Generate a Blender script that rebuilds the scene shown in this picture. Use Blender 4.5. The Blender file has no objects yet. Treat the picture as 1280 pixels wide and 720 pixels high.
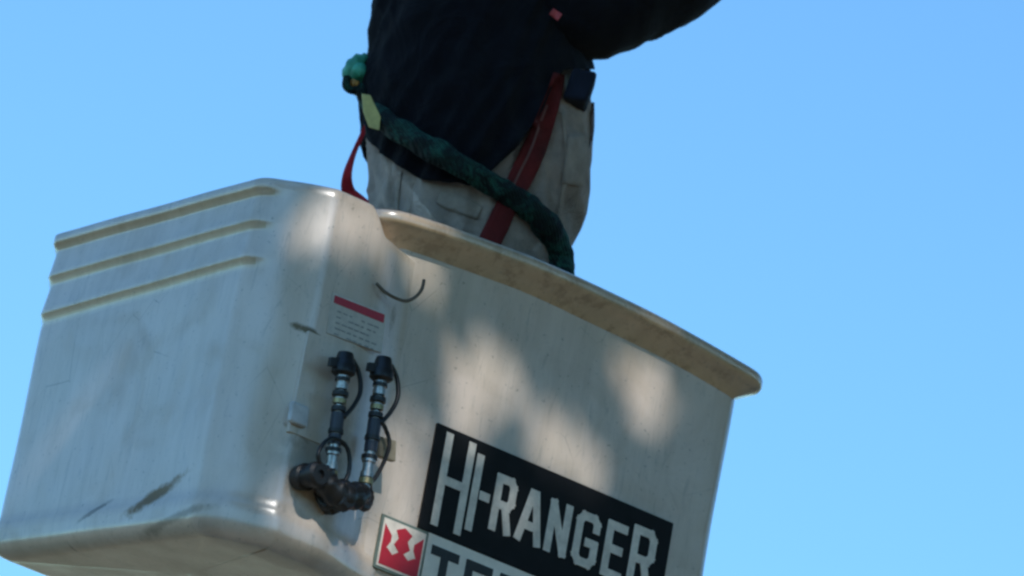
import bpy, bmesh, math, random
import numpy as np
from mathutils import Vector, Matrix, noise
from mathutils.bvhtree import BVHTree

random.seed(7)
scene = bpy.context.scene
COL = scene.collection
ZT = 5.2                       # height of the bucket's rim above the ground

# ------------------------------------------------------------------ camera
VIEW = Vector((.549, .763, .342)).normalized()
CR = Vector((.763, -.624, .1665)); CR = (CR - VIEW * CR.dot(VIEW)).normalized()
CU = CR.cross(VIEW)
FPX = 8000.0                   # focal length in pixels of a 1280 wide picture
CAM = Vector((0, 0, ZT)) - VIEW * 10 - CR * ((368 - 640) / FPX * 10) - CU * ((360 - 211) / FPX * 10)
cd = bpy.data.cameras.new('camera')
cd.sensor_width = 36; cd.lens = FPX / 1280 * 36; cd.clip_end = 5000; cd.clip_start = .1
cam = bpy.data.objects.new('camera', cd); COL.objects.link(cam)
m = Matrix((CR, CU, -VIEW)).transposed().to_4x4(); m.translation = CAM
cam.matrix_world = m
scene.camera = cam
cd.dof.use_dof = True; cd.dof.focus_distance = 10.15; cd.dof.aperture_fstop = 4.0

# ------------------------------------------------------------------ world, sun, exposure
SUN = Vector((-.30, -.75, .60)).normalized()
world = bpy.data.worlds.new('World'); scene.world = world; world.use_nodes = True
wn = world.node_tree.nodes; bg = wn['Background']
sky = wn.new('ShaderNodeTexSky'); sky.sky_type = 'NISHITA'; sky.sun_disc = False
sky.sun_elevation = math.asin(SUN.z); sky.sun_rotation = math.atan2(SUN.x, SUN.y)
sky.altitude = 0; sky.air_density = 1.0; sky.dust_density = .0; sky.ozone_density = 2.0
tint = wn.new('ShaderNodeMix'); tint.data_type = 'RGBA'; tint.blend_type = 'MULTIPLY'; tint.inputs[0].default_value = 1
tint.inputs[7].default_value = (.67, 1.05, 1.20, 1)     # the camera's white balance for the clear sky
world.node_tree.links.new(sky.outputs[0], tint.inputs[6]); world.node_tree.links.new(tint.outputs[2], bg.inputs[0]); bg.inputs[1].default_value = .15
sd = bpy.data.lights.new('sun', 'SUN'); sd.energy = 2.45; sd.angle = math.radians(.53); sd.color = (1, .98, .95)
sun = bpy.data.objects.new('sun', sd); COL.objects.link(sun)
sun.rotation_euler = SUN.to_track_quat('Z', 'Y').to_euler(); sun.location = (0, 0, 30)
scene.view_settings.view_transform = 'Standard'; scene.view_settings.look = 'None'
scene.view_settings.exposure = 0.35; scene.view_settings.gamma = 1
scene.cycles.filter_width = 2.6

# ------------------------------------------------------------------ helpers
def ray(px, py):
    return VIEW + CR * ((px - 640) / FPX) + CU * ((360 - py) / FPX)
def on_plane(px, py, axis, val):
    v = ray(px, py); t = (val - CAM[axis]) / v[axis]; return CAM + v * t
def front(px, py, y=0.0): return on_plane(px, py, 1, y)
def left(px, py, x=0.0): return on_plane(px, py, 0, x)
DH = Vector((VIEW.x, VIEW.y, 0)).normalized()      # horizontal direction away from the viewer
RH = Vector((DH.y, -DH.x, 0))
BODYC = Vector((.56, .33, 0))
def upright(px, py, back=0.0):                      # point on the worker's own upright mid plane
    v = ray(px, py); c = BODYC + DH * back
    t = (c - CAM).dot(DH) / v.dot(DH); return CAM + v * t
def pix(p):
    v = p - CAM; k = v.dot(VIEW)
    return 640 + FPX * v.dot(CR) / k, 360 - FPX * v.dot(CU) / k

def empty(name, loc, label, cat, group=None):
    o = bpy.data.objects.new(name, None); COL.objects.link(o); o.location = loc
    o.empty_display_size = .1
    o['label'] = label; o['category'] = cat
    if group: o['group'] = group
    return o
def link(name, verts, faces, mat, parent=None, smooth=True, label=None, kind=None, org=None):
    """one mesh object; verts are world coordinates"""
    off = Vector((0, 0, 0)); q = parent
    if org is not None: off = Vector(org)
    chain = Vector((0, 0, 0))
    while q is not None:
        chain += q.location; q = q.parent
    me = bpy.data.meshes.new(name)
    base = chain + off
    me.from_pydata([tuple(Vector(v) - base) for v in verts], [], faces)
    bm = bmesh.new(); bm.from_mesh(me); bmesh.ops.recalc_face_normals(bm, faces=bm.faces); bm.to_mesh(me); bm.free()
    me.polygons.foreach_set('use_smooth', [smooth] * len(me.polygons))
    mats = mat if isinstance(mat, (list, tuple)) else [mat]
    for mm in mats: me.materials.append(mm)
    o = bpy.data.objects.new(name, me); COL.objects.link(o)
    o.parent = parent; o.location = off
    if label: o['label'] = label
    if kind: o['kind'] = kind
    return o
def sharp(o, ang=35):
    me = o.data
    bm = bmesh.new(); bm.from_mesh(me)
    for e in bm.edges:
        if len(e.link_faces) == 2 and e.calc_face_angle(0) > math.radians(ang): e.smooth = False
    bm.to_mesh(me); bm.free(); return o
def loft(rings, cap0=True, cap1=True, closed=True):
    n = len(rings[0]); V = []; F = []
    for r in rings: V += list(r)
    for i in range(len(rings) - 1):
        for j in range(n if closed else n - 1):
            a = i * n + j; b = i * n + (j + 1) % n
            F.append((a, b, b + n, a + n))
    if cap0: F.append(tuple(range(n)))
    if cap1: F.append(tuple(range((len(rings) - 1) * n, len(rings) * n)))
    return V, F
def spline(pts, per=8):
    P = [Vector(p) for p in pts]; out = []
    for i in range(len(P) - 1):
        p0 = P[i - 1] if i else P[0] * 2 - P[1]; p1 = P[i]; p2 = P[i + 1]
        p3 = P[i + 2] if i + 2 < len(P) else P[-1] * 2 - P[-2]
        for k in range(per):
            t = k / per
            out.append(.5 * ((2 * p1) + (p2 - p0) * t + (2 * p0 - 5 * p1 + 4 * p2 - p3) * t * t + (3 * p1 - p0 - 3 * p2 + p3) * t ** 3))
    out.append(P[-1]); return out
def tube_geo(path, rad, n=12, wob=None, squash=None):
    """rad: number or list per point"""
    rings = []; prev = None
    for i, p in enumerate(path):
        t = (path[min(i + 1, len(path) - 1)] - path[max(i - 1, 0)]).normalized()
        if prev is None:
            a = t.cross(Vector((0, 0, 1)));
            if a.length < .1: a = t.cross(Vector((0, 1, 0)))
        else: a = prev - t * prev.dot(t)
        a.normalize(); prev = a; b = t.cross(a)
        r = rad if not hasattr(rad, '__len__') else rad[i]
        ring = []
        for k in range(n):
            th = 2 * math.pi * k / n; rr = r * (wob(i, th) if wob else 1)
            ring.append(p + a * math.cos(th) * rr + b * math.sin(th) * rr)
        rings.append(ring)
    return loft(rings)
def lathe_geo(p0, p1, prof, n=20):
    """prof: (fraction along, radius)"""
    d = (p1 - p0); t = d.normalized(); a = t.cross(Vector((0, 1, 0.01))).normalized(); b = t.cross(a)
    rings = [[p0 + d * f + (a * math.cos(2 * math.pi * k / n) + b * math.sin(2 * math.pi * k / n)) * r for k in range(n)] for f, r in prof]
    return loft(rings)
def box_geo(c, ax, ay, az):
    V = [c + ax * i + ay * j + az * k for i in (-1, 1) for j in (-1, 1) for k in (-1, 1)]
    return V, [(0, 1, 3, 2), (4, 6, 7, 5), (0, 4, 5, 1), (2, 3, 7, 6), (0, 2, 6, 4), (1, 5, 7, 3)]
def merge(*gs):
    V = []; F = []
    for v, f in gs:
        o = len(V); V += list(v); F += [tuple(i + o for i in q) for q in f]
    return V, F
def bevel(o, w, seg=2):
    bm = bmesh.new(); bm.from_mesh(o.data)
    bmesh.ops.bevel(bm, geom=[e for e in bm.edges if len(e.link_faces) == 2 and e.calc_face_angle(0) > .5], offset=w, segments=seg, affect='EDGES', profile=.5)
    bm.to_mesh(o.data); bm.free(); return o
def prism_xz(poly, y0, y1):
    """polygon in x,z (z relative to the rim) between the planes y0 and y1"""
    n = len(poly)
    V = [Vector((x, y0, ZT + z)) for x, z in poly] + [Vector((x, y1, ZT + z)) for x, z in poly]
    F = [tuple(range(n)), tuple(range(2 * n - 1, n - 1, -1))]
    F += [(i, (i + 1) % n, (i + 1) % n + n, i + n) for i in range(n)]
    return V, F
def sstep(a, b, x):
    t = min(1, max(0, (x - a) / (b - a))); return t * t * (3 - 2 * t)

# ------------------------------------------------------------------ materials
class N:
    def __init__(s, name):
        s.m = bpy.data.materials.new(name); s.m.use_nodes = True; s.t = s.m.node_tree
        s.b = s.t.nodes['Principled BSDF']; s.co = s.t.nodes.new('ShaderNodeTexCoord').outputs['Object']
    def node(s, ty, **k):
        n = s.t.nodes.new(ty)
        for a, v in k.items(): setattr(n, a, v)
        return n
    def put(s, sock, v):
        if isinstance(v, bpy.types.NodeSocket): s.t.links.new(v, sock)
        else: sock.default_value = v
    def mapping(s, scale=(1, 1, 1), rot=(0, 0, 0), loc=(0, 0, 0), src=None):
        n = s.node('ShaderNodeMapping'); s.put(n.inputs[0], src or s.co)
        n.inputs['Location'].default_value = loc; n.inputs['Rotation'].default_value = rot; n.inputs['Scale'].default_value = scale
        return n.outputs[0]
    def noise(s, scale, detail=5, rough=.55, vec=None, dist=0):
        n = s.node('ShaderNodeTexNoise'); s.put(n.inputs['Vector'], vec or s.co)
        n.inputs['Scale'].default_value = scale; n.inputs['Detail'].default_value = detail
        n.inputs['Roughness'].default_value = rough; n.inputs['Distortion'].default_value = dist
        return n.outputs['Fac']
    def ramp(s, fac, stops):
        n = s.node('ShaderNodeValToRGB'); s.put(n.inputs[0], fac); e = n.color_ramp.elements
        while len(e) < len(stops): e.new(.5)
        for i, (p, c) in enumerate(stops):
            e[i].position = p; e[i].color = (c if hasattr(c, '__len__') else (c, c, c)) + (1,) if hasattr(c, '__len__') else (c, c, c, 1)
        return n.outputs[0]
    def mix(s, fac, a, b, mode='MIX'):
        n = s.node('ShaderNodeMix', data_type='RGBA', blend_type=mode)
        s.put(n.inputs[0], fac)
        for sock, v in ((n.inputs[6], a), (n.inputs[7], b)):
            s.put(sock, v if isinstance(v, bpy.types.NodeSocket) else tuple(v) + (1,))
        return n.outputs[2]
    def math(s, op, a, b=0.0):
        n = s.node('ShaderNodeMath', operation=op); s.put(n.inputs[0], a); s.put(n.inputs[1], b); return n.outputs[0]
    def bump(s, h, strength=.3, dist=.002, normal=None):
        n = s.node('ShaderNodeBump'); s.put(n.inputs['Height'], h); n.inputs['Strength'].default_value = strength
        n.inputs['Distance'].default_value = dist
        if normal: s.put(n.inputs['Normal'], normal)
        s.put(s.b.inputs['Normal'], n.outputs[0]); return n.outputs[0]
    def set(s, color=None, rough=None, metal=None, **k):
        if color is not None: s.put(s.b.inputs['Base Color'], color if isinstance(color, bpy.types.NodeSocket) else tuple(color) + (1,))
        if rough is not None: s.put(s.b.inputs['Roughness'], rough)
        if metal is not None: s.b.inputs['Metallic'].default_value = metal
        for a, v in k.items(): s.b.inputs[a].default_value = v
        return s.m

def frp(name, base, stains=(), worn=0.0):
    """weathered fibreglass: chalky gelcoat, streaks, specks and scuffs"""
    s = N(name)
    dark = tuple(c * .66 * t for c, t in zip(base, (1, .95, .85)))
    clean = s.ramp(s.noise(8, 6, .7, dist=.8), [(.50, 1), (.72, .45)])
    streak = s.noise(1.0, 6, .6, s.mapping((26, 26, 3.2)))
    c = s.mix(s.ramp(streak, [(.42, 0), (.75, .55)]), base, dark)
    c = s.mix(s.ramp(s.noise(8, 6, .7, dist=.8), [(.48, 0), (.76, .65)]), c, tuple(b * t for b, t in zip(base, (.62, .60, .55))))
    c = s.mix(s.ramp(s.noise(120, 3, .6), [(.64, 0), (.72, .55)]), c, (.16, .14, .11))
    c = s.mix(s.ramp(s.noise(3.5, 3, .5), [(.45, 0), (.7, .35)]), c, (.50, .43, .30))
    c = s.mix(s.ramp(s.noise(1.0, 8, .75, s.mapping((70, 70, 9)), 1.5), [(.56, 0), (.66, .45)]), c, (.30, .27, .22))
    vn = s.node('ShaderNodeTexVoronoi', feature='DISTANCE_TO_EDGE'); s.put(vn.inputs['Vector'], s.mapping((9, 9, 4), (.3, .5, .2))); vn.inputs['Scale'].default_value = 1.6
    scr = s.math('MULTIPLY', s.ramp(vn.outputs['Distance'], [(.0, 1.0), (.006, 0)]), s.ramp(s.noise(7, 3), [(.52, 0), (.62, .6)]))
    c = s.mix(scr, c, (.20, .16, .12))
    if worn: c = s.mix(s.ramp(s.noise(28, 6, .7), [(.5, 0), (.62, worn)]), c, (.30, .20, .11))
    for (loc, rot, rad, col, amt) in stains:
        mp = s.node('ShaderNodeMapping', vector_type='TEXTURE'); s.put(mp.inputs[0], s.co)
        mp.inputs['Location'].default_value = loc; mp.inputs['Rotation'].default_value = rot; mp.inputs['Scale'].default_value = rad
        ln = s.node('ShaderNodeVectorMath', operation='LENGTH'); s.put(ln.inputs[0], mp.outputs[0])
        f = s.math('ADD', ln.outputs['Value'], s.math('MULTIPLY', s.math('SUBTRACT', s.noise(45, 5, .7), .5), 1.6))
        k = s.ramp(f, [(.45, amt), (1.0, 0)]); c = s.mix(k, c, col); clean = s.math('MULTIPLY', clean, s.math('SUBTRACT', 1.0, k))
    s.put(s.b.inputs['Coat Weight'], clean)
    s.bump(s.math('ADD', s.math('MULTIPLY', s.noise(5, 2), 2.2), s.math('MULTIPLY', s.noise(60, 4, .6), .22)), .5, .004)
    return s.set(c, s.ramp(s.noise(14, 4), [(.3, .30), (.7, .50)]), 0, **{'Specular IOR Level': .55, 'Coat Roughness': .26, 'Coat IOR': 1.85})

def plain(name, col, rough=.5, metal=0, var=.35, scale=40, bump=.2, dist=.001, **k):
    s = N(name)
    c = s.mix(s.ramp(s.noise(scale, 5, .65), [(.35, 0), (.7, 1)]), col, tuple(v * (1 - var) for v in col))
    if bump: s.bump(s.noise(scale * 3, 4, .6), bump, dist)
    return s.set(c, rough, metal, **k)
def cloth(name, col, var=.4, fold=.5, spec=.2):
    s = N(name)
    c = s.mix(s.ramp(s.noise(14, 6, .7), [(.38, 0), (.68, 1)]), col, tuple(v * (1 - var) for v in col))
    wv = s.node('ShaderNodeTexWave', wave_type='BANDS'); s.put(wv.inputs[0], s.mapping((1, 1, 1), (0, .6, 0))); wv.inputs['Scale'].default_value = 420
    h = s.math('ADD', s.math('MULTIPLY', s.noise(9, 3, .5, dist=1.2), 6), s.math('MULTIPLY', wv.outputs['Fac'], .12))
    s.bump(h, fold, .006)
    return s.set(c, .85, 0, **{'Specular IOR Level': spec, 'Sheen Weight': .04})

CREAM = (.665, .55, .455)
ROOT = Vector((.5, .33, ZT - .62))
def rel(v): return tuple(v - ROOT)
sA, sB = left(232, 592), left(152, 650)
mid = (sA + sB) / 2; dv = sB - sA; angA = math.atan2(dv.z, dv.y)
s2 = left(70, 665); s3 = left(120, 640)
M_SHELL = frp('fibreglass_gelcoat', CREAM, stains=[
    (rel(mid), (angA, 0, 0), (.04, dv.length * .55, .015), (.20, .12, .035), 1.0),
    (rel(s3), (angA, 0, 0), (.04, .05, .006), (.10, .10, .09), .7),
    (rel(left(80, 690)), (math.pi / 2 * .9, 0, 0), (.06, .022, .005), (.07, .05, .035), .9),
    (rel(front(282, 645)), (0, 0, 0), (.018, .05, .007), (.16, .13, .09), .8),
    (rel(front(300, 692)), (0, 0, 0), (.010, .06, .008), (.10, .07, .05), .9),
    (rel(front(330, 700)), (0, .3, 0), (.03, .06, .006), (.12, .09, .06), .7),
    (rel(front(385, 412)), (0, .25, 0), (.040, .03, .008), (.13, .09, .035), .95),
    (rel(front(485, 365)), (0, .25, 0), (.026, .03, .006), (.16, .12, .07), .8),
    (rel(front(505, 395)), (0, 0, 0), (.010, .05, .045), (.15, .13, .10), .8),
    (rel(front(400, 560)), (0, .1, 0), (.07, .05, .10), (.22, .20, .17), .55),
    (rel(front(372, 540)), (0, .35, 0), (.030, .03, .006), (.15, .12, .08), .8),
    (rel(left(215, 650)), (angA * .4, 0, 0), (.04, .12, .010), (.25, .21, .16), .7),
    (rel(front(350, 712)), (0, .0, 0), (.09, .06, .010), (.16, .13, .09), .7),
    (rel(front(470, 608)), (0, 0, 0), (.012, .05, .035), (.26, .24, .20), .6),
])
M_RIM = frp('rim_gelcoat', (.64, .49, .36), worn=.5)
M_UNDER = frp('brown_rim_underside', (.56, .40, .25), worn=.7)
M_RIBS = frp('tan_rib_underside', (.54, .42, .29))
M_BLACK = plain('black_print', (.010, .0105, .012), .6, var=.3, **{'Specular IOR Level': .2})
M_PRINT = plain('white_print', (.82, .74, .64), .55, var=.28, scale=60)
M_WHITE = plain('white_sticker', (.88, .82, .72), .5, var=.15, scale=30)
M_TEXT = plain('black_letters', (.03, .03, .03), .5)
M_RED = plain('red_print', (.52, .02, .04), .45, var=.15)
M_RED2 = plain('red_strip_print', (.50, .04, .07), .5, var=.2, scale=200)
M_STICK = plain('faded_sticker', (.60, .56, .50), .45, var=.2, scale=90)
M_EDGE = plain('green_grey_print', (.16, .21, .18), .5)
M_RUB = plain('black_rubber', (.012, .012, .013), .42, var=.3)
M_STEEL = plain('dull_steel', (.50, .48, .45), .34, 1, var=.5, scale=110)
M_BRASS = plain('brass', (.42, .34, .18), .4, 1, var=.4, scale=110)
M_HOSE = plain('blue_black_hose', (.035, .04, .06), .4)
M_TAN = plain('tan_plastic', (.36, .30, .21), .6)
M_PLATE = frp('plate_gelcoat', (.655, .54, .44))
M_JACK = cloth('navy_black_jacket_cloth', (.0045, .0045, .009), .4, .7, .15)
M_CUFF = cloth('sleeve_cloth', (.007, .0065, .011), .4, .7, .15)
M_PANT = cloth('grey_trouser_cloth', (.64, .50, .42), .45, 1.0, .15)
M_STRAP = cloth('red_webbing', (.15, .018, .018), .6, .15)
M_STRAP2 = cloth('bright_red_webbing', (.55, .03, .045), .3, .15)
s = N('green_rope_sleeve')
gcol = s.mix(s.ramp(s.noise(38, 6, .75, dist=1.0), [(.40, 0), (.56, 1)]), (.018, .095, .068), (.004, .010, .010))
gcol = s.mix(s.ramp(s.noise(16, 3, .6), [(.45, 0), (.6, .8)]), gcol, (.004, .008, .009))
gw = s.node('ShaderNodeTexWave', wave_type='BANDS'); s.put(gw.inputs[0], s.mapping((1, 1, 1), (0, .7, .4))); gw.inputs['Scale'].default_value = 60; gw.inputs['Distortion'].default_value = 3
s.bump(s.math('ADD', gw.outputs['Fac'], s.math('MULTIPLY', s.noise(30, 4), 2)), .8, .004)
M_GREEN = s.set(gcol, .75, 0, **{'Specular IOR Level': .3})
M_GRN2 = plain('green_plastic', (.06, .42, .28), .4, var=.5, scale=60)
M_YEL = plain('yellow_tag_plastic', (.62, .52, .18), .5, var=.3, scale=60)
M_ORG = plain('orange_plastic', (.55, .25, .05), .5)
M_POUCH = cloth('dark_blue_nylon', (.014, .018, .035), .4, .4)
M_LEATH = plain('brown_leather', (.13, .05, .02), .5)
M_SKIN = plain('skin', (.50, .29, .20), .5, var=.15, **{'Subsurface Weight': .1})
M_HAT = plain('white_hard_hat_plastic', (.75, .74, .70), .3, var=.08)
M_BOOT = plain('brown_boot_leather', (.07, .04, .02), .5)

# ------------------------------------------------------------------ the ground
s = N('grass_and_dirt')
gc = s.mix(s.ramp(s.noise(.6, 6), [(.4, 0), (.6, 1)]), (.30, .215, .10), (.21, .17, .07))
gc = s.mix(s.ramp(s.noise(14, 4), [(.4, 0), (.7, .6)]), gc, (.34, .25, .15)); s.bump(s.noise(30, 4), .6, .03)
M_GR = s.set(gc, .95)
nn = 40; V = []; F = []
for i in range(nn + 1):
    for j in range(nn + 1):
        x = ((i / nn) * 2 - 1); y = ((j / nn) * 2 - 1)
        x = x * abs(x) ** 2 * 2500; y = y * abs(y) ** 2 * 2500
        V.append((x, y, .05 * noise.noise((x * .2, y * .2, 0)) - .02))
for i in range(nn):
    for j in range(nn): a = i * (nn + 1) + j; F.append((a, a + 1, a + nn + 2, a + nn + 1))
link('ground', V, F, M_GR, kind='structure')
s = N('pale_worn_concrete'); ac = s.mix(s.ramp(s.noise(90, 5, .7), [(.35, 0), (.7, 1)]), (.27, .225, .165), (.36, .30, .225)); s.bump(s.noise(120, 4), .5, .006)
M_AS = s.set(ac, .85)
V = []; F = []
for i in range(61):
    for j in range(5): V.append((-60 + i * 2.0, j * 1.9 - 1.2, .045 + .004 * (2 - abs(j - 2))))
for i in range(60):
    for j in range(4): a = i * 5 + j; F.append((a, a + 5, a + 6, a + 1))
link('road', V, F, M_AS, kind='structure')

# ------------------------------------------------------------------ the bucket
bucket = empty('aerial_lift_bucket', ROOT, 'cream fibreglass lift bucket with thick rim, black lettered panel and two hose fittings', 'lift bucket')

def crown_z(x):                    # the long sides of the rim bow upwards
    return .027 * math.sin(math.pi * min(1, max(0, (x - .17) / .84))) ** .9
def rrect(x0, x1, y0, y1, r, n=10, ex=18):
    rr = [max(v, .002) for v in (r if hasattr(r, '__len__') else (r,) * 4)]; P = []
    cs = [((x0 + rr[0], y0 + rr[0]), math.pi), ((x1 - rr[1], y0 + rr[1]), 1.5 * math.pi), ((x1 - rr[2], y1 - rr[2]), 0), ((x0 + rr[3], y1 - rr[3]), .5 * math.pi)]
    for q, ((cx, cy), a0) in enumerate(cs):
        r = rr[q]
        for k in range(n + 1):
            a = a0 + math.pi / 2 * k / n; P.append((cx + r * math.cos(a), cy + r * math.sin(a)))
        (nx, ny), a1 = cs[(q + 1) % 4]; r2 = rr[(q + 1) % 4]; ax, ay = P[-1]; bx, by = nx + r2 * math.cos(a1), ny + r2 * math.sin(a1)
        for k in range(1, ex): P.append((ax + (bx - ax) * k / ex, ay + (by - ay) * k / ex))
    return P
# open bucket wall: outside, over the top, down the inside to the floor
WX0, WX1, WY0, WY1, WR = .205, .985, .045, .62, .06
def wall_ring(z, ins):
    tap = -.012 * z * -1
    ins2 = ins + .012 * (-z)
    P = rrect(WX0 + ins2 * 1, WX1 - ins2, WY0 + ins, WY1 - ins2, [max(.01, v - ins) for v in (.06, .028, .05, .06)])
    return [Vector((x, y, ZT + z + crown_z(x) * sstep(-.22, 0, z) + .045 * (y / .65) * sstep(-.35, -.54, z))) for x, y in P]
rings = [wall_ring(-.592, .30), wall_ring(-.592, .12)]
for k in range(7):
    a = math.pi / 2 * k / 6; rings.append(wall_ring(-.542 - .05 * math.cos(a), .05 - .05 * math.sin(a)))
for k in range(1, 25): rings.append(wall_ring(-.542 + .542 * k / 24 - .004, 0))
rings.append(wall_ring(0.0, .006)); rings.append(wall_ring(-.02, .012))
for z in (-.2, -.4, -.56): rings.append(wall_ring(z, .012))
rings.append(wall_ring(-.585, .04)); rings.append(wall_ring(-.59, .28))
V, F = loft(rings)
V = [v + (v - Vector((.58, .33, v.z))).normalized() * (.0035 * noise.noise(v * 4.5)) for v in V]
link('bucket_wall', V, F, M_SHELL, bucket)

# moulded side box, blended into the long wall, with three drip ribs on its narrow side
DY = .668
def box_section():
    P = []
    def arc(cx, cy, r, a0, a1, n):
        for k in range(n + 1):
            a = a0 + (a1 - a0) * k / n; P.append((cx + r * math.cos(a), cy + r * math.sin(a)))
    def line(x0, y0, x1, y1, n):
        for k in range(1, n): P.append((x0 + (x1 - x0) * k / n, y0 + (y1 - y0) * k / n))
    rb, rn = .03, .086
    arc(rb, DY - rb, rb, math.pi / 2, math.pi, 8); line(0, DY - rb, 0, .100, 40)
    for k in range(0, 25):
        t = (k / 24) ** 1.25; P.append((.092 * t * t, .100 * (1 - t) ** 2 + .100 * t * (1 - t)))
    line(.092, 0, .168, 0, 12)
    for k in range(0, 25):
        t = k / 24; P.append((.168 + .152 * t, .049 * sstep(0, 1, t)))
    line(.32, .049, .34, .12, 3); line(.34, .12, .34, DY - .05, 6); line(.34, DY - .05, .33, DY - .001, 3); line(.33, DY, rb, DY, 12)
    return P
SEC = box_section(); nS = len(SEC)
NRM = []
for i in range(nS):
    ax, ay = SEC[i - 1]; bx, by = SEC[(i + 1) % nS]; t = Vector((bx - ax, by - ay)).normalized(); NRM.append((t.y * -1, t.x))
# orientation check: the normal at the narrow side must point to -x
sg = 1 if NRM[20][0] < 0 else -1
NRM = [(a * sg, b * sg) for a, b in NRM]
RIB = [(.006, .0), (.003, .008), (-.002, .010), (-.015, .0105), (-.0175, .008), (-.0255, -.001), (-.030, -.001), (-.062, .006), (-.070, .0085), (-.0725, .007), (-.082, -.001), (-.088, -.001),
       (-.122, .006), (-.131, .0085), (-.1335, .007), (-.143, -.001), (-.155, .0), (-.18, 0)]
def box_ring(z, out, ribo=0.0):
    R = []
    for (x, y), (nx, ny) in zip(SEC, NRM):
        w = sstep(.70, .995, -nx)
        o = out + ribo * w
        X, Y = x + nx * o, y + ny * o
        zz = z + .045 * (y / .65) * sstep(-.35, -.54, z) * (1 if z > -.7 else 1)
        zz += -.040 * sstep(.158, .205, x) * sstep(-.25, 0.0, z) + .012 * sstep(.62, 1, -nx) * sstep(-.2, 0, z) * (y / .65)
        R.append(Vector((X, Y, ZT + zz)))
    return R
rings = [box_ring(.004, -.12), box_ring(.004, -.03, 0), box_ring(.0035, -.012), box_ring(.000, -.003, .006)]
for z, o in RIB[2:]: rings.append(box_ring(z - .002, 0, o * .8))
for k in range(1, 20): rings.append(box_ring(-.18 - .34 * k / 19, .0))
for z, o in ((-.532, .0005), (-.538, .003), (-.544, .0045), (-.556, .005), (-.565, .004)): rings.append(box_ring(z, o))
for k in range(1, 9):
    a = math.pi / 2 * k / 8; rings.append(box_ring(-.566 - .029 * math.sin(a), .005 - .036 * (1 - math.cos(a))))
def shrink(ring, f, dz=0):
    c = sum(ring, Vector()) / len(ring); c.x = ZT * 0 + .155; c.y = .31
    return [Vector((c.x + (v.x - c.x) * f, c.y + (v.y - c.y) * f, c.z + (v.z - c.z) * f + dz)) for v in ring]
last, first = rings[-1], rings[3]
rings = [shrink(first, .02, .003), shrink(first, .6, .003)] + rings[2:] + [shrink(last, .8), shrink(last, .5), shrink(last, .02)]
V, F = loft(rings)
V = [v + Vector((0, -1, 0)) * (.003 * noise.noise(v * 6)) + Vector((-1, 0, 0)) * (.003 * noise.noise(v * 5 + Vector((9, 0, 0)))) for v in V]
sbx = link('side_box', V, F, [M_SHELL, M_RIBS], bucket)
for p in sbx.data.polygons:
    if p.normal.z < -.35 and p.normal.x < -.3 and p.center.z > .62 - .2: p.material_index = 1     # downward faces of the drip ribs get a browner colour

# rim
RX0, RX1, RY0, RY1 = .168, 1.014, 0.001, .665
prof = [(.052, -.046), (.047, -.044), (.040, -.036), (.012, -.017), (.003, -.0135), (0, -.009), (0, .001), (.002, .005), (.007, .008), (.045, .009), (.058, .005), (.064, -.006), (.064, -.03)]
rings = []
for ins, z in prof:
    P = rrect(RX0 + ins, RX1 - ins, RY0 + ins, RY1 - ins, [v - ins for v in (.068, .050, .06, .068)], 12, 40)
    rings.append([Vector((x, y, ZT + z + crown_z(x) + .0015 * noise.noise(Vector((x, y, 0)) * 7))) for x, y in P])
V, F = loft(rings, False, False)
n = len(rings[0]); L = (len(rings) - 1) * n
F += [(j, (j + 1) % n, L + (j + 1) % n, L + j) for j in range(n)]
rim = link('rim', V, F, [M_RIM, M_UNDER], bucket)
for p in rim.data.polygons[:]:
    if p.normal.z < -.45: p.material_index = 1     # the underside of the rim gets a browner colour

# ---- lettered panel
def stroke(x0, z0, x1, z1, w, y0, y1):
    d = Vector((x1 - x0, z1 - z0)); l = d.length; d /= l; p = Vector((-d.y, d.x)) * w / 2
    return prism_xz([(x0 - p.x, z0 - p.y), (x1 - p.x, z1 - p.y), (x1 + p.x, z1 + p.y), (x0 + p.x, z0 + p.y)], y0, y1)
GL = {
 'H': [(0, 0, 0, 1), (1, 0, 1, 1), (0, .5, 1, .5)], 'I': [(.5, 0, .5, 1)], '-': [(0, .5, 1, .5)],
 'R': [(0, 0, 0, 1), (0, 1, .8, 1), (.8, 1, 1, .9), (1, .9, 1, .58), (1, .58, .8, .48), (.8, .48, 0, .48), (.6, .48, 1, 0)],
 'A': [(0, 0, .42, 1), (.42, 1, .58, 1), (.58, 1, 1, 0), (.2, .3, .8, .3)],
 'N': [(0, 0, 0, 1), (0, 1, 1, 0), (1, 0, 1, 1)],
 'G': [(1, .78, 1, .9), (1, .9, .8, 1), (.8, 1, .2, 1), (.2, 1, 0, .88), (0, .88, 0, .12), (0, .12, .2, 0), (.2, 0, .8, 0), (.8, 0, 1, .12), (1, .12, 1, .45), (1, .45, .6, .45)],
 'E': [(0, 0, 0, 1), (0, 1, 1, 1), (0, .52, .85, .52), (0, 0, 1, 0)],
 'T': [(0, 1, 1, 1), (.5, 0, .5, 1)], 'X': [(0, 0, 1, 1), (0, 1, 1, 0)],
}
def glyph(ch, x0, x1, z0, z1, w, y0, y1):
    G = []; sk = w / 2
    for q, (a, b, c, d) in enumerate(GL[ch]):
        X0 = x0 + sk + a * (x1 - x0 - w); X1 = x0 + sk + c * (x1 - x0 - w); Z0 = z0 + sk + b * (z1 - z0 - w); Z1 = z0 + sk + d * (z1 - z0 - w)
        v = Vector((X1 - X0, Z1 - Z0)); v = v / v.length * w * .42
        G.append(stroke(X0 - v.x, Z0 - v.y, X1 + v.x, Z1 + v.y, w, y0 - .00012 * q, y1))
    return merge(*G)
SX0, SX1, SZ0, SZ1 = .386, .884, -.459, -.283
YW = .0440
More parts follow.
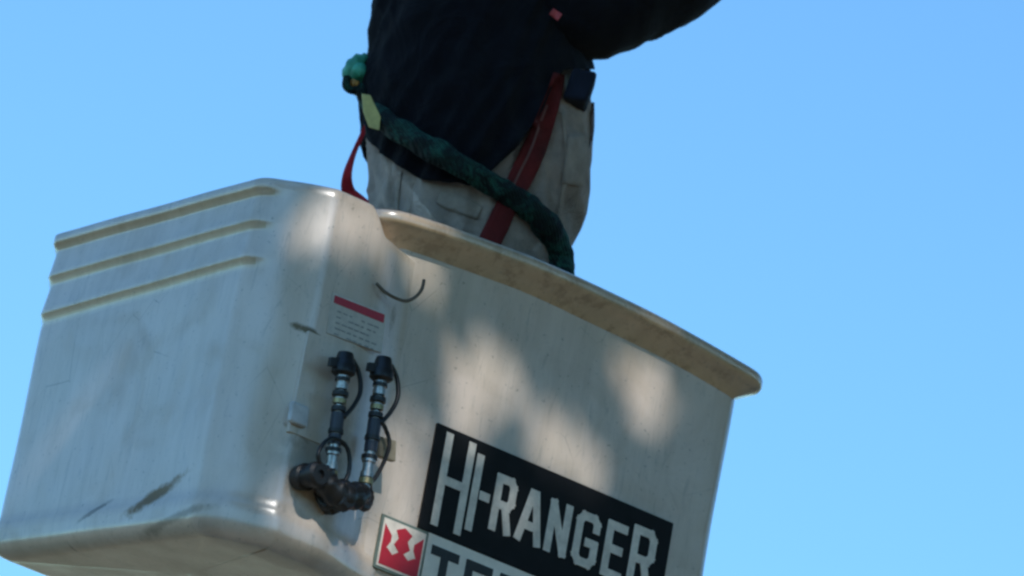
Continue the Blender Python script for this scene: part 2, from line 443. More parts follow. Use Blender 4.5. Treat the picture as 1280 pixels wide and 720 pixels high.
pan = link('sign_panel', *prism_xz([(SX0, SZ0), (SX1, SZ0), (SX1, SZ1), (SX0, SZ1)], YW - .0045, YW + .002), M_BLACK, bucket, smooth=False)
yl = YW - .0053
LET = [('H', .406, .467, -.448, -.290), ('I', .473, .487, -.434, -.303), ('-', .489, .512, -.382, -.356),
       ('R', .518, .562, -.418, -.321), ('A', .571, .625, -.416, -.324), ('N', .632, .678, -.415, -.324),
       ('G', .689, .739, -.415, -.324), ('E', .752, .796, -.415, -.320), ('R', .806, .857, -.415, -.310)]
link('lettering', *merge(*[glyph(c, a, b, z0, z1, .0143, yl, YW - .004) for c, a, b, z0, z1 in LET]), M_PRINT, pan, smooth=False)
pl = link('name_sticker', *prism_xz([(.4085, -.552), (.80, -.552), (.80, -.4605), (.4085, -.4605)], YW - .003, YW + .002), M_WHITE, bucket, smooth=False)
LET2 = [('T', .417, .476), ('E', .489, .545), ('R', .559, .617), ('E', .631, .685), ('X', .698, .760)]
link('lettering', *merge(*[glyph(c, a, b, -.544, -.477, .0155, YW - .0038, YW - .002) for c, a, b in LET2]), M_TEXT, pl, smooth=False)
lg = link('logo_sticker', *prism_xz([(.314, -.549), (.4075, -.549), (.4075, -.461), (.314, -.461)], YW - .003, YW + .003), M_EDGE, bucket, smooth=False)
link('sticker_face', *prism_xz([(.3185, -.5445), (.4035, -.5445), (.4035, -.4655), (.3185, -.4655)], YW - .0036, YW - .002), M_PRINT, lg, smooth=False)
red = [prism_xz([(.322, -.541), (.400, -.541), (.400, -.512), (.388, -.512), (.377, -.519), (.366, -.512), (.356, -.512), (.345, -.520), (.334, -.512), (.322, -.512)], YW - .0043, YW - .003),
       prism_xz([(.322, -.512), (.322, -.475), (.338, -.490), (.338, -.500), (.331, -.512)], YW - .0044, YW - .003),
       prism_xz([(.400, -.512), (.400, -.475), (.384, -.490), (.384, -.500), (.391, -.512)], YW - .0044, YW - .003),
       prism_xz([(.361, -.516), (.345, -.502), (.352, -.490), (.345, -.478), (.361, -.470), (.377, -.478), (.370, -.490), (.377, -.502)], YW - .0045, YW - .003)]
link('emblem', *merge(*red), M_RED, lg, smooth=False)

# ---- warning sticker on the side box
def fq(pts, y0, y1):
    P = [front(a, b, y0) - Vector((0, 0, ZT)) for a, b in pts]
    return prism_xz([(p.x, p.z) for p in P], y0, y1)
ws = link('warning_sticker', *fq([(416, 366), (483, 392), (477, 441), (408, 416)], -.0035, .003), M_STICK, bucket, smooth=False)
link('warning_strip', *fq([(419, 369), (481, 393.5), (479.5, 403.5), (417.5, 378)], -.0045, -.003), M_RED2, ws, smooth=False)
ln = []
random.seed(3)
for r in range(5):
    for c in range(7):
        if random.random() < .2: continue
        u0 = 422 + c * 7.6; v0 = 388 + c * 3.1 + r * 7; w = random.uniform(3, 6.5)
        ln.append(fq([(u0 - r, v0), (u0 - r + w, v0 + w * .4), (u0 - r + w, v0 + w * .4 + 1.6), (u0 - r, v0 + 1.6)], -.0042, -.003))
link('small_print', *merge(*ln), plain('grey_print', (.33, .33, .32), .5), ws, smooth=False)

# ---- backing plate and square bolt cap
bp = link('backing_plate', *fq([(386, 413), (437, 437), (412, 560), (361, 539)], -.0022, .022), M_PLATE, bucket, smooth=False); bevel(bp, .001)
bc = link('bolt_cap', *fq([(366, 500), (388, 509), (385, 535), (362, 526)], -.013, -.003), plain('pale_bolt_cap', (.62, .63, .64), .35), bp, smooth=False); bevel(bc, .004, 3)
tp = link('tan_tab', *fq([(476, 545), (496, 551), (495, 577), (474, 570)], -.006, .006), M_TAN, bucket, smooth=False); bevel(tp, .002)
hk = spline([front(470, 354, -.004), front(484, 367, -.009), front(505, 376, -.006), front(518, 372, -.004), front(527, 362, .0), front(530, 350, .003)], 6)
link('wire_hook', *tube_geo(hk, .0028, 8), plain('rusty_wire', (.14, .11, .08), .6), bucket)

# ---- two hydraulic fittings
def coupler(pts_top, pts_bot, lean):
    p0 = front(*pts_top, -.034); p1 = front(*pts_bot, -.034)
    u = (p1 - p0)
    body = link('hose_fitting', *lathe_geo(p0 + u * .10, p1, [(0, .006), (0, .009), (.10, .0102), (.13, .0102), (.135, .0085), (.15, .0085), (.155, .0102), (.20, .0102), (.21, .007), (.27, .007), (.28, .0100), (.33, .0100), (.34, .0065), (.42, .0065), (.43, .0098), (.53, .0098), (.54, .008), (.72, .008), (.73, .011), (.78, .011), (.79, .0085), (.86, .0085), (.865, .0105), (.91, .0105), (.915, .008), (1, .008), (1, .004)]), M_STEEL, bucket); sharp(body)
    cap = link('dust_cap', *lathe_geo(p0 - u * .02, p0 + u * .17, [(0, .006), (.05, .012), (.5, .0165), (.6, .019), (.9, .019), (1, .014), (1, .004)]), M_RUB, body); sharp(cap)
    for f0, f1, r, mt in ((.19, .215, .0118, M_RUB), (.30, .335, .0128, M_RUB), (.36, .395, .0108, M_BRASS), (.42, .455, .0118, M_RUB), (.47, .60, .0108, M_HOSE), (.60, .63, .0122, M_RUB), (.64, .72, .0105, M_HOSE), (.75, .78, .0128, M_RUB), (.93, .97, .0115, M_BRASS)):
        sharp(link('collar', *lathe_geo(p0 + u * f0, p0 + u * f1, [(0, .004), (0, r), (1, r), (1, .004)]), mt, body))
    tq = spline([p0 + u * .02 + Vector((.015, 0, 0)), p0 + u * .10 + Vector((.030, 0, .0)), p0 + u * .24 + Vector((.034, -.004, 0)), p0 + u * .37 + Vector((.024, -.006, 0)), p0 + u * .50 + Vector((.006, -.008, 0))], 6)
    link('tether', *tube_geo(tq, .0038, 8), M_RUB, body)
    wing = p0 + Vector((-.012, 0, -.004)); 
    link('cap_tab', *box_geo(p0 + u * .1 + Vector((-.02, -.002, 0)), Vector((.010, 0, .002)), Vector((0, .004, 0)), Vector((0, 0, .007))), M_RUB, body, smooth=False)
    return body
coupler((432, 443), (412, 600), 0)
coupler((480, 449), (456, 610), 0)
def hose(pts, rd, mt, parent, name='hose'):
    return link(name, *tube_geo(spline([front(x, y, d) for x, y, d in pts], 8), rd, 12, lambda i, th: 1 + .06 * math.sin(i * 2.1)), mt, parent)
bo = link('rubber_boot', *tube_geo(spline([front(397, 585, -.026), front(405, 601, -.032), front(422, 617, -.034), front(444, 619, -.03), front(456, 606, -.024)], 6),
      [.012, .017, .021, .023, .0235, .023, .022, .021, .0205, .021, .022, .023, .024, .024, .0235, .0225, .0215, .021, .021, .020, .019, .017, .015, .012, .009], 18,
      lambda i, th: 1 + .09 * math.sin(i * 1.9) + .06 * math.sin(3 * th + i)), M_RUB, bucket)
c = front(397, 592, -.052)
sharp(link('end_cap', *lathe_geo(c + Vector((0, .05, 0)), c + Vector((.004, -.004, 0)), [(0, .019), (.35, .022), (.4, .0175), (.7, .0175), (.75, .0215), (.92, .0205), (1, .016), (1, .007), (.9, .006), (.9, .001)]), M_RUB, bo))
c = front(432, 625, -.05)
sharp(link('end_cap', *lathe_geo(c + Vector((0, .05, 0)), c + Vector((.004, -.004, 0)), [(0, .016), (.35, .019), (.4, .015), (.7, .015), (.75, .018), (.92, .017), (1, .013), (1, .005), (.9, .004), (.9, .001)], 6), M_RUB, bo))
hose([(404, 590, -.05), (398, 566, -.055), (414, 548, -.045), (434, 560, -.04), (436, 590, -.04), (424, 612, -.04)], .0036, M_RUB, bucket, 'tether_cord')
hose([(452, 612, -.04), (470, 596, -.035), (486, 560, -.022), (482, 536, -.02), (470, 520, -.03)], .0034, M_RUB, bucket, 'tether_cord')
hose([(420, 626, -.035), (406, 632, -.02), (398, 616, -.005), (402, 604, .01)], .0075, M_RUB, bucket)
hose([(446, 626, -.03), (456, 634, -.02), (462, 622, -.006), (458, 606, .01)], .0075, M_RUB, bucket)
# screws along the foot of the box
for (a, b) in ((282, 645),):
    pass

# ------------------------------------------------------------------ the worker
per = empty('person', Vector((BODYC.x, BODYC.y, ZT - .59)), 'worker in navy jacket and grey trousers standing in the bucket with one arm raised', 'person')
def pair_ring(l, r, b, n=64, back=0.0, power=2.0):
    pl, pr = upright(*l, back), upright(*r, back); c = (pl + pr) / 2; h = (pr - pl) / 2; R = []
    for k in range(n):
        th = 2 * math.pi * k / n; ct, st = math.cos(th), math.sin(th)
        e = 2 / power; R.append(c + h * math.copysign(abs(ct) ** e, ct) - DH * (b * math.copysign(abs(st) ** e, st)))
    return R
def interp_rings(keys, per_):
    """keys: (lx,ly,rx,ry,b)"""
    K = [Vector(k) if len(k) <= 4 else k for k in keys]; out = []
    for i in range(len(keys) - 1):
        p0 = keys[max(0, i - 1)]; p1 = keys[i]; p2 = keys[i + 1]; p3 = keys[min(len(keys) - 1, i + 2)]
        for k in range(per_):
            t = k / per_
            out.append(tuple(.5 * (2 * b + (c - a) * t + (2 * a - 5 * b + 4 * c - d) * t * t + (3 * b - a - 3 * c + d) * t ** 3) for a, b, c, d in zip(p0, p1, p2, p3)))
    out.append(keys[-1]); return out
def ridge(q): return 1 - abs(noise.noise(q)) * 2.6
def cloth_disp(V, cen, amp, kind):
    """push folds into a loft: sagging cross folds low down, long drapes higher up"""
    out = []
    for v in V:
        d = Vector((v.x - cen.x, v.y - cen.y, 0)); ang = math.atan2(d.dot(DH), d.dot(RH)); d.normalize(); h = v.z - ZT
        wob = noise.noise(v * 3.1) * .5
        if kind == 'pants':
            lo = sstep(.34, .10, h)
            a = ridge(Vector((ang * .7 + wob, 0, h * 17 + ang * 2.2 + wob * 2)))            # cross folds above the rim
            b = ridge(Vector((ang * 3.2 + wob * 2 + h * 4, 3, h * 2.2)))                      # long drapes
            f = a * lo * 1.0 + b * (1 - .5 * lo) * .9
        elif kind == 'jacket':
            a = ridge(Vector((ang * 1.1 + wob, 7, h * 9 - ang * 3.5 + wob * 2)))
            b = ridge(Vector((ang * 3.0 + h * 5 + wob, 1, h * 2.0)))
            f = a * .9 + b * .7
        f += .35 * noise.noise(v * 26)
        out.append(v + d * amp * (f - (1.1 if kind == 'pants' else -.12)))
    return out
PK = [(470, 360, 700, 402, .135), (459, 300, 708, 345, .140), (458, 260, 719, 306, .145), (458, 225, 733, 272, .150), (457, 195, 741, 243, .152), (457, 160, 744, 208, .150), (460, 115, 744, 165, .145), (464, 80, 741, 130, .138), (468, 45, 738, 95, .132)]
rings = [pair_ring(k[:2], k[2:4], k[4], 160) for k in interp_rings(PK, 14)]
V, F = loft(rings); V = cloth_disp(V, BODYC, .0105, 'pants')
pants = (V, F)
legs = []
for sx, bk in ((-.075, .02), (.075, -.02)):
    c0 = upright(585, 380) ; c0 = Vector((BODYC.x, BODYC.y, ZT + .12)) + RH * sx + DH * bk
    ps = [c0, c0 + Vector((0, 0, -.22)), c0 + Vector((0, 0, -.38)), c0 + Vector((0, 0, -.62))]
    legs.append(tube_geo(spline(ps, 6), [.095 - .0022 * i for i in range(19)], 20))
tr = link('trousers', *merge(pants, *legs), M_PANT, per)
bvh_pants = BVHTree.FromPolygons([tuple(v) for v in pants[0]], [f for f in pants[1]])

# jacket: body rings cut along the slanting hem
JK = [(462, 250, 722, 296, .150), (459, 215, 738, 262, .158), (459, 180, 744, 226, .163), (458, 145, 744, 190, .163), (460, 105, 741, 150, .158), (466, 60, 738, 112, .155), (473, 15, 730, 72, .155), (478, -30, 726, 20, .155), (474, -90, 730, -40, .155), (485, -160, 738, -112, .150), (510, -225, 735, -185, .135), (560, -265, 705, -240, .10), (600, -285, 690, -268, .065), (603, -310, 692, -292, .06)]
JR = [pair_ring(k[:2], k[2:4], k[4], 160) for k in interp_rings(JK, 8)]
HEM = [(440, 150), (455, 160), (465, 178), (485, 197), (505, 212), (530, 226), (560, 236), (585, 234), (605, 222), (625, 204), (645, 184), (662, 160), (680, 128), (694, 98), (700, 88), (760, 84)]
def hem(x):
    for (a, b), (c, d) in zip(HEM, HEM[1:]):
        if a <= x <= c: return b + (d - b) * (x - a) / (c - a)
    return HEM[0][1] if x < HEM[0][0] else HEM[-1][1]
nJ = 160; cuts = []
for k in range(nJ):
    kk = k if k <= nJ // 2 else nJ - k
    col = [JR[i][kk] for i in range(len(JR))]; t = 0.0
    for i in range(len(col) - 1):
        x0, y0 = pix(col[i]); x1, y1 = pix(col[i + 1]); h0, h1 = y0 - hem(x0), y1 - hem(x1)
        if h0 > 0 and h1 <= 0: t = i + h0 / (h0 - h1); break
        if h0 <= 0: t = i; break
    cuts.append(t)
rows = 110; rings = []
for r in range(rows + 1):
    ring = []
    for k in range(nJ):
        t = cuts[k] + (len(JR) - 1 - cuts[k]) * r / rows; i = min(int(t), len(JR) - 2); f = t - i
        ring.append(JR[i][k].lerp(JR[i + 1][k], f))
    rings.append(ring)
V, F = loft(rings, False, True)
V = cloth_disp(V, BODYC, .0085, 'jacket')
inner = [v + (Vector((BODYC.x, BODYC.y, v.z)) - v).normalized() * .005 for v in V[:nJ * 6]]   # turned-in hem
o = len(V); V2 = V + inner
F += [(k, (k + 1) % nJ, o + (k + 1) % nJ, o + k) for k in range(nJ)]
for i in range(5):
    for k in range(nJ): F.append((o + i * nJ + k, o + i * nJ + (k + 1) % nJ, o + (i + 1) * nJ + (k + 1) % nJ, o + (i + 1) * nJ + k))
jk = link('jacket', V2, F, M_JACK, per)
bvh_j = BVHTree.FromPolygons([tuple(v) for v in V2], F)

def arm(keys, back, n=64):
    P = spline([upright(k[0], k[1], back + k[3]) for k in keys], 12); rr = []
    for i in range(len(keys) - 1):
        for q in range(12): t = q / 12; rr.append((keys[i][2] * (1 - t) + keys[i + 1][2] * t) / 800)
    rr.append(keys[-1][2] / 800)
    return tube_geo(P, rr, n, lambda i, th: 1 + .05 * (ridge(Vector((i * .13 + math.sin(th) * .9, math.cos(th) * .8, 4))) - .5) + .02 * noise.noise(Vector((i * .3, math.cos(th) * 3, math.sin(th) * 3))))
AK = [(640, -190, 62, 0), (668, -150, 72, -.03), (690, -80, 74, -.05), (703, -20, 73, -.06), (722, 12, 70, -.07), (765, 6, 64, -.07), (808, -12, 64, -.06), (850, -34, 63, -.05), (893, -66, 56, -.04), (930, -104, 47, -.03), (965, -146, 40, -.02)]
V, F = arm(AK, 0.0)
sl = link('sleeve', V, F, M_CUFF, per)
bvh_s = BVHTree.FromPolygons([tuple(v) for v in V], F)
V, F = arm([(610, -190, 60, .04), (640, -160, 68, .10), (680, -110, 66, .16), (740, -95, 58, .18), (800, -130, 50, .17), (850, -190, 40, .15)], 0)
link('sleeve', V, F, M_CUFF, per)

# body: one skinned surface under the clothes, with head and hands
def skinned(name, nodes, edges, mat, parent, sub=2):
    me = bpy.data.meshes.new(name); me.from_pydata([tuple(p) for p, r in nodes], edges, [])
    ob = bpy.data.objects.new(name, me); COL.objects.link(ob)
    sm = ob.modifiers.new('skin', 'SKIN'); sb = ob.modifiers.new('sub', 'SUBSURF'); sb.levels = sub; sb.render_levels = sub
    sv = me.skin_vertices[0].data
    for i, (p, r) in enumerate(nodes): sv[i].radius = r if hasattr(r, '__len__') else (r, r)
    sv[0].use_root = True
    dg = bpy.context.evaluated_depsgraph_get(); ev = ob.evaluated_get(dg); m2 = bpy.data.meshes.new_from_object(ev)
    V = [v.co.copy() for v in m2.vertices]; F = [tuple(p.vertices) for p in m2.polygons]
    bpy.data.objects.remove(ob); return link(name, V, F, mat, parent)
pel = Vector((BODYC.x, BODYC.y, ZT + .22)); nodes = [(pel, .10)]; edges = []
def add(p, r, par): nodes.append((Vector(p), r)); edges.append((par, len(nodes) - 1)); return len(nodes) - 1
a1 = add(upright(602, 120), .10, 0); a2 = add(upright(612, -20), .11, a1); a3 = add(upright(622, -170), .11, a2)
nk = add(upright(645, -270), .05, a3); nk2 = add(upright(655, -315), .05, nk); hd = add(upright(665, -375), (.072, .082), nk2); hd2 = add(upright(672, -440), (.078, .09), hd); hd3 = add(upright(680, -490), (.055, .06), hd2)
add(upright(735, -400), .013, hd)
for sgn, chain in ((-1, AK[1:]), (1, [(640, -160, 68, .10), (680, -110, 66, .16), (740, -95, 58, .18), (800, -130, 50, .17), (850, -190, 40, .15)])):
    p = a3
    for q, k in enumerate(chain[::2] if len(chain) > 6 else chain): p = add(upright(k[0], k[1], k[3]), .048 - .004 * q, p)
    ex, ey, _, bk = chain[-1]; w = add(upright(ex + 20, ey - 25, bk), (.028, .02), p); pm = add(upright(ex + 55, ey - 65, bk), (.036, .016), w)
    for f, (dx, dy, ln_) in enumerate(((28, -4, .9), (24, -24, 1.05), (8, -36, 1.0), (-12, -36, .8))):
        m1 = add(upright(ex + 55 + dx, ey - 65 + dy, bk + .004 * f), .009, pm); m2_ = add(upright(ex + 55 + dx * 1.9 * ln_, ey - 65 + dy * 1.8 * ln_, bk - .012), .008, m1)
        add(upright(ex + 55 + dx * 2.2 * ln_, ey - 65 + dy * 2.5 * ln_, bk - .035), .007, m2_)
    t1 = add(upright(ex + 62, ey - 30, bk - .02), .011, w); add(upright(ex + 88, ey - 42, bk - .035), .009, t1)
for sx, bk in ((-.075, .02), (.075, -.02)):
    c0 = Vector((BODYC.x, BODYC.y, ZT + .12)) + RH * sx + DH * bk
    l1 = add(c0, .08, 0); l2 = add(c0 + Vector((0, 0, -.35)), .055, l1); l3 = add(c0 + Vector((0, 0, -.62)), .04, l2); add(c0 + Vector((0, 0, -.67)) + RH * .1, .035, l3)
skinned('body', nodes, edges, M_SKIN, per)
hc = upright(674, -455)
hat = []
for i in range(9):
    a = math.pi / 2 * i / 8; r = math.cos(a)
    hat.append([hc + RH * (.125 * r * math.cos(t * .2618)) + DH * (.105 * r * math.sin(t * .2618)) + Vector((0, 0, .02 + .11 * math.sin(a))) for t in range(24)])
brim = [hc + RH * (.155 * math.cos(t * .2618) + .015) + DH * (.120 * math.sin(t * .2618)) + Vector((0, 0, .015)) for t in range(24)]
link('hard_hat', *loft([brim] + hat, False, True), M_HAT, per)
for sx, bk in ((-.075, .02), (.075, -.02)):
    c0 = Vector((BODYC.x, BODYC.y, ZT - .545)) + RH * (sx + .04) + DH * bk
    b_ = link('boot', *lathe_geo(c0 - RH * .10, c0 + RH * .16, [(0, .02), (.05, .045), (.4, .048), (.8, .04), (.97, .03), (1, .01)]), M_BOOT, per)

# straps laid on the clothes
def lay(px, py, lift=.004):
    d = ray(px, py).normalized(); best = None
    for b in (bvh_j, bvh_pants):
        h = b.ray_cast(CAM, d)
        if h[0] is not None and (best is None or h[3] < best[1]): best = (h[0] + d * -lift, h[3])
    return best[0] if best else upright(px, py, -.02)
def ribbon(pts, widths, thick=.003, lift=.005, free=None):
    P = [Vector(p + (w,)) for p, w in zip(pts, widths)]; P = spline(P, 6); rings = []
    Q = []
    for i, p in enumerate(P):
        t = (P[min(i + 1, len(P) - 1)] - P[max(i - 1, 0)]); t = Vector((t.x, t.y)).normalized(); nrm = Vector((-t.y, t.x)); w = p.z / 2
        row = []
        for s_ in (-1, -.5, 0, .5, 1):
            x, y = p.x + nrm.x * w * s_, p.y + nrm.y * w * s_
            row.append(upright(x, y, free + .01 * math.sin(i * .3)) if free is not None else lay(x, y, lift))
        Q.append(row)
    for row in Q:
        rings.append([q - VIEW * thick for q in row] + [q for q in reversed(row)])
    return loft(rings)
har = empty('safety_harness', upright(660, 200), 'red webbing safety harness with leg strap worn over the grey trousers', 'harness')
strap = link('leg_strap', *ribbon([(699, 92), (692, 120), (681, 152), (668, 186), (652, 220), (636, 252), (622, 282), (606, 315), (596, 345)], [15, 20, 25, 30, 31, 27, 29, 28, 26], .003, .009), M_STRAP, har)
link('stitching', *ribbon([(684, 131), (676, 152), (664, 186), (649, 217), (640, 236)], [3, 3, 3, 3, 3], .001, .0128), plain('grey_thread', (.20, .08, .07), .8), strap)
link('hanging_strap', *ribbon([(461, 152), (451, 172), (441, 195), (434, 220), (436, 240), (450, 250), (468, 262)], [7, 6, 7, 12, 17, 13, 8], .003, 0, .0), M_STRAP2, har)
link('chest_tab', *ribbon([(689, 14), (700, 22)], [9, 10], .004, .05, -.17), plain('pink_red_tab', (.60, .08, .10), .5), har)
link('strap_end', *ribbon([(711, 94), (711, 118)], [10, 9], .004, .006), plain('pale_grey_webbing', (.42, .41, .36), .8), har)
pc_ = lay(725, 112, .0)
pch = link('belt_pouch', *box_geo(lay(718, 112, .006) + RH * .008, RH * .021 , DH * .03, Vector((0, 0, .028)) + RH * .004), M_POUCH, har, smooth=False); bevel(pch, .007, 3)
lb = ribbon([(741, 128), (741, 160), (738, 185)], [4, 4, 3], .003, .003); link('leather_edge', *lb, M_LEATH, har)

M_SEAM = cloth('trouser_seam_cloth', (.56, .44, .36), .4, .8, .15)
for pts_, w in (([(704, 140), (708, 190), (704, 240), (694, 300)], 5), ([(500, 214), (497, 240), (494, 275)], 4)):
    link('seam', *ribbon(pts_, [w] * len(pts_), .0012, .0022), M_SEAM, tr)
link('pocket', *ribbon([(548, 246), (560, 251), (582, 258), (600, 266)], [16, 20, 22, 18], .001, .0022), M_SEAM, tr)
link('pocket', *ribbon([(722, 168), (721, 200), (716, 232)], [26, 30, 28], .002, .003), M_SEAM, tr)
# thick green lanyard
lan = empty('work_positioning_lanyard', lay(560, 198), 'thick dark green rope lanyard slung round the worker\'s hips with a yellow tag', 'lanyard')
LP = [(449, 112), (462, 132), (480, 150), (510, 170), (545, 190), (580, 210), (615, 231), (648, 250), (673, 270), (689, 292), (698, 318), (701, 350), (700, 400)]
pts = []
for i, p in enumerate(LP):
    q = lay(*p, .016) if 2 <= i <= 9 else upright(p[0], p[1], -.05 if i < 2 else -.06)
    pts.append(q)
path = spline(pts, 10); nP = len(path)
rad = [.009 + .009 * sstep(0, 22, i) + .004 * sstep(60, 95, i) for i in range(nP)]
link('rope_sleeve', *tube_geo(path, rad, 20, lambda i, th: 1 + .13 * abs(math.sin(th * 1.5 + i * .30)) + .22 * noise.noise(Vector((i * .11, 5, 0))) + .14 * noise.noise(Vector((i * .25, math.cos(th), math.sin(th))))), M_GREEN, lan)
# snap hook and knot of green line at the back
kp = spline([upright(457, 76, -.02), upright(446, 78, -.03), upright(438, 88, -.03), upright(438, 102, -.02), upright(448, 110, -.01), upright(456, 100, -.02), upright(450, 88, -.04), upright(443, 94, -.03)], 8)
link('line_knot', *tube_geo(kp, .0125, 12, lambda i, th: 1 + .12 * math.sin(th * 3 + i)), M_GRN2, lan)
link('line_coil', *tube_geo(spline([upright(434, 96, -.055), upright(433, 108, -.055), upright(442, 113, -.05), upright(453, 108, -.045)], 6), .007, 10), M_GREEN, lan)
link('snap_gate', *lathe_geo(upright(437, 103, -.045), upright(448, 108, -.045), [(0, .003), (.1, .008), (.9, .008), (1, .003)]), M_ORG, lan)
link('line_end', *tube_geo(spline([upright(450, 106, -.03), upright(457, 118, -.03), upright(464, 134, -.03)], 6), .008, 12), M_GREEN, lan)
tq = [(452, 117), (463, 119), (476, 146), (474, 163), (461, 159), (454, 140)]
TV = [upright(a, b, -.135) for a, b in tq] + [upright(a, b, -.128) for a, b in tq]
tg = link('yellow_tag', TV, [tuple(range(6)), tuple(range(11, 5, -1))] + [(i, (i + 1) % 6, (i + 1) % 6 + 6, i + 6) for i in range(6)], M_YEL, lan, smooth=False); bevel(tg, .0015)

# ------------------------------------------------------------------ the tree between the bucket and the sun
tree = empty('street_tree', Vector((-1.7, -5.6, 0)), 'broad leafy tree beside the road, its crown dappling the bucket with shade', 'tree')
M_BARK = plain('bark', (.10, .075, .05), .9, var=.5, scale=12, bump=.8, dist=.02)
s = N('leaf'); lc = s.mix(s.ramp(s.noise(3, 3), [(.35, 0), (.65, 1)]), (.12, .11, .025), (.20, .15, .035))
s.set(lc, .55, 0)
tl = s.node('ShaderNodeBsdfTranslucent'); s.put(tl.inputs[0], s.mix(.8, lc, (.62, .48, .08))); ms = s.node('ShaderNodeMixShader'); ms.inputs[0].default_value = .45
s.t.links.new(s.b.outputs[0], ms.inputs[1]); s.t.links.new(tl.outputs[0], ms.inputs[2]); s.t.links.new(ms.outputs[0], s.t.nodes['Material Output'].inputs[0])
M_LEAF = s.m
CC = Vector((.35, 0, ZT + .1)) + SUN * 7.0
base = Vector((-1.7, -5.6, 0)); gs = []
trunk = spline([base, base + Vector((.1, .05, 2.2)), base + Vector((-.4, .1, 4.2)), CC + Vector((-1.25, -.1, -1.6)), CC + Vector((-1.3, 0, .9))], 6)
gs.append(tube_geo(trunk, [.24 - .0085 * i for i in range(len(trunk))], 14))
random.seed(11)
for k in range(26):
    a = random.uniform(0, 6.28); e = random.uniform(-.3, .9); st = trunk[random.randint(13, 22)]
    en = CC + Vector((math.cos(a) * math.cos(e), math.sin(a) * math.cos(e), math.sin(e))) * random.uniform(1.5, 2.3)
    md = st.lerp(en, .5) + Vector((random.uniform(-.2, .2), random.uniform(-.2, .2), .25)); pp = spline([st, md, en], 6)
    def hits(p):
        q = p - SUN * ((p.y - .04) / SUN.y); x, y = pix(q); q2 = p - SUN * (p.x / SUN.x); x2, y2 = pix(q2)
        return (-60 < x < 1000 and 180 < y < 760) or (-60 < x2 < 420 and 180 < y2 < 760)
    if any(hits(p) for p in pp): continue
    gs.append(tube_geo(pp, [.05 * (1 - i / (len(pp) + 1)) for i in range(len(pp))], 7))
link('trunk', *merge(*gs), M_BARK, tree)
# openings in the crown: where the wall shows patches of sun (pixel ellipses on the two walls)
GAPF = [(592, 468, 30, 58), (572, 535, 30, 26), (692, 538, 18, 38), (736, 590, 22, 26), (812, 484, 22, 44), (536, 345, 18, 24), (335, 664, 36, 14), (382, 698, 40, 22), (508, 590, 30, 90), (465, 680, 50, 34), (408, 298, 46, 34), (450, 350, 16, 20), (640, 640, 30, 10), (500, 290, 20, 16), (640, 480, 2, 30), (770, 440, 2, 8), (860, 520, 1, 14)]
GAPL = [(85, 528, .018), (172, 545, .0)]
rng = np.random.default_rng(5)
# leaf clumps: thick where they shade the bucket, looser outward
NL = 52000
cl = rng.normal(0, 1, (420, 3)); cl /= np.linalg.norm(cl, axis=1)[:, None]; cl *= (rng.random((420, 1)) ** .45) * 2.45
idx = rng.integers(0, 420, NL); pos = cl[idx] + rng.normal(0, .30, (NL, 3)); pos[:, 2] *= .85
P = np.array(CC)[None] + pos
S = np.array(SUN); C0 = np.array(CAM); vd, cr, cu = map(np.array, (VIEW, CR, CU))
def shadow_px(P, axis, val):
    t = (P[:, axis] - val) / S[axis]; Q = P - S[None] * t[:, None]; v = Q - C0; k = v @ vd
    return 640 + FPX * (v @ cr) / k, 360 - FPX * (v @ cu) / k
keep = np.ones(NL, bool)
x, y = shadow_px(P, 1, .04)
for (cx, cy, rx, ry) in GAPF:
    keep &= ((x - cx) / (rx + 22)) ** 2 + ((y - cy) / (ry + 26)) ** 2 > 1
for (cx, cy, rad_) in GAPL:
    q = P - np.array(left(cx, cy)); q -= (q @ S)[:, None] * S[None]; keep &= np.linalg.norm(q, axis=1) > rad_ + .03
P = P[keep]; n = len(P)
A = rng.normal(0, 1, (n, 3)); A /= np.linalg.norm(A, axis=1)[:, None]
Bv = rng.normal(0, 1, (n, 3)); Bv -= A * (A * Bv).sum(1)[:, None]; Bv /= np.linalg.norm(Bv, axis=1)[:, None]
L = rng.uniform(.045, .075, (n, 1)); W = L * .55
LV = np.stack([P - A * L, P + Bv * W, P + A * L, P - Bv * W], 1).reshape(-1, 3) - np.array(base)
me = bpy.data.meshes.new('crown'); me.from_pydata([], [], [])
me.vertices.add(n * 4); me.vertices.foreach_set('co', LV.ravel()); me.loops.add(n * 4); me.loops.foreach_set('vertex_index', np.arange(n * 4))
me.polygons.add(n); me.polygons.foreach_set('loop_start', np.arange(0, n * 4, 4)); me.polygons.foreach_set('loop_total', np.full(n, 4)); me.update(calc_edges=True); me.validate()
me.materials.append(M_LEAF)
crown = bpy.data.objects.new('crown', me); COL.objects.link(crown); crown.parent = tree; crown['kind'] = 'stuff'
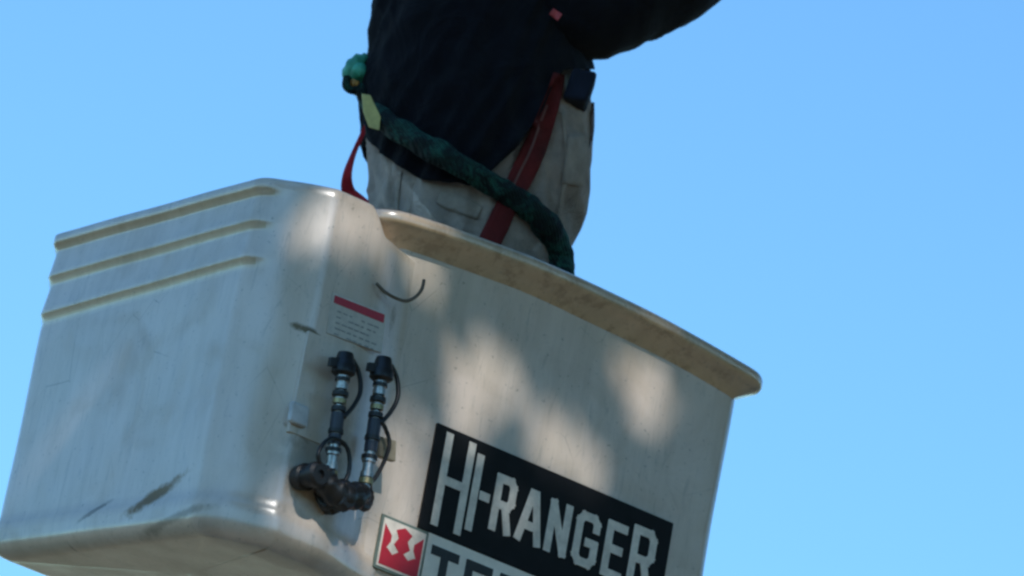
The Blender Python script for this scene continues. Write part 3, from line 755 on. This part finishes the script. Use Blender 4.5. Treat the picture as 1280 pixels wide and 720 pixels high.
# unseen copies along the road, added to screen part of the sky from the bucket
tree['group'] = 'trees along the road'
for (x, y, rz, sc, lab) in ((3.6, -6.0, 1.3, 1.0, 'unseen leafy tree next to the one shading the bucket, added to screen the sky'), (1.6, -8.6, 4.4, 1.4, 'unseen tall leafy tree behind the one shading the bucket, added to screen the sky'), (-7.2, -7.4, 3.7, 1.2, 'unseen leafy tree beside the camera, added to screen the sky'), (2.5, -3.0, 2.9, .98, 'unseen leafy tree nearest the bucket, added to screen the sky overhead'), (6.0, -2.6, .3, 1.0, 'unseen leafy tree right of the bucket, added to screen the sky'), (.6, -11.0, 2.4, 1.3, 'unseen large leafy tree behind the roadside trees, added to screen the sky'),
                       (8.2, -5.6, 4.0, 1.05, 'unseen leafy tree third along the row, added to screen the sky'), (12.8, -6.0, .6, 1.1, 'unseen leafy tree at the far end of the row, added to screen the sky'), (6.6, -11.5, 3.3, 1.35, 'unseen large leafy tree behind the row, to its right, added to screen the sky'),
                       (-10.0, -13.0, 5.2, 1.2, 'unseen leafy tree behind the camera, added to screen the sky'), (13.5, -12.5, 1.9, 1.4, 'unseen largest leafy tree at the back of the row, added to screen the sky')):
    t = tree.copy(); COL.objects.link(t); t.location = (x, y, 0); t.rotation_euler.z = rz; t.scale = (sc, sc, sc); t['label'] = lab
    for ch in list(tree.children):
        c = ch.copy(); COL.objects.link(c); c.parent = t

# an unseen dense wood behind the tree row, added to block low sky light: nobody could count its leaves
NW = 26000
th = rng.uniform(math.radians(175), math.radians(375), NW); rr_ = rng.uniform(22, 30, NW)
tall = 6.3 + 1.6 * np.sin(th * 9) + 1.2 * np.sin(th * 23 + 1)
W0 = np.stack([rr_ * np.cos(th), rr_ * np.sin(th), tall * rng.random(NW) ** .8], 1)
A = rng.normal(0, 1, (NW, 3)); A /= np.linalg.norm(A, axis=1)[:, None]
Bv = rng.normal(0, 1, (NW, 3)); Bv -= A * (A * Bv).sum(1)[:, None]; Bv /= np.linalg.norm(Bv, axis=1)[:, None]
L = rng.uniform(.25, .5, (NW, 1))
LV = np.stack([W0 - A * L, W0 + Bv * L * .6, W0 + A * L, W0 - Bv * L * .6], 1).reshape(-1, 3)
me = bpy.data.meshes.new('sky_screen_wood')
me.vertices.add(NW * 4); me.vertices.foreach_set('co', LV.ravel()); me.loops.add(NW * 4); me.loops.foreach_set('vertex_index', np.arange(NW * 4))
me.polygons.add(NW); me.polygons.foreach_set('loop_start', np.arange(0, NW * 4, 4)); me.polygons.foreach_set('loop_total', np.full(NW, 4)); me.update(calc_edges=True)
me.materials.append(M_LEAF)
wood = bpy.data.objects.new('sky_screen_wood', me); COL.objects.link(wood); wood['kind'] = 'stuff'
wood['label'] = 'unseen dense green wood behind the camera, added to block low sky light'; wood['category'] = 'wood'
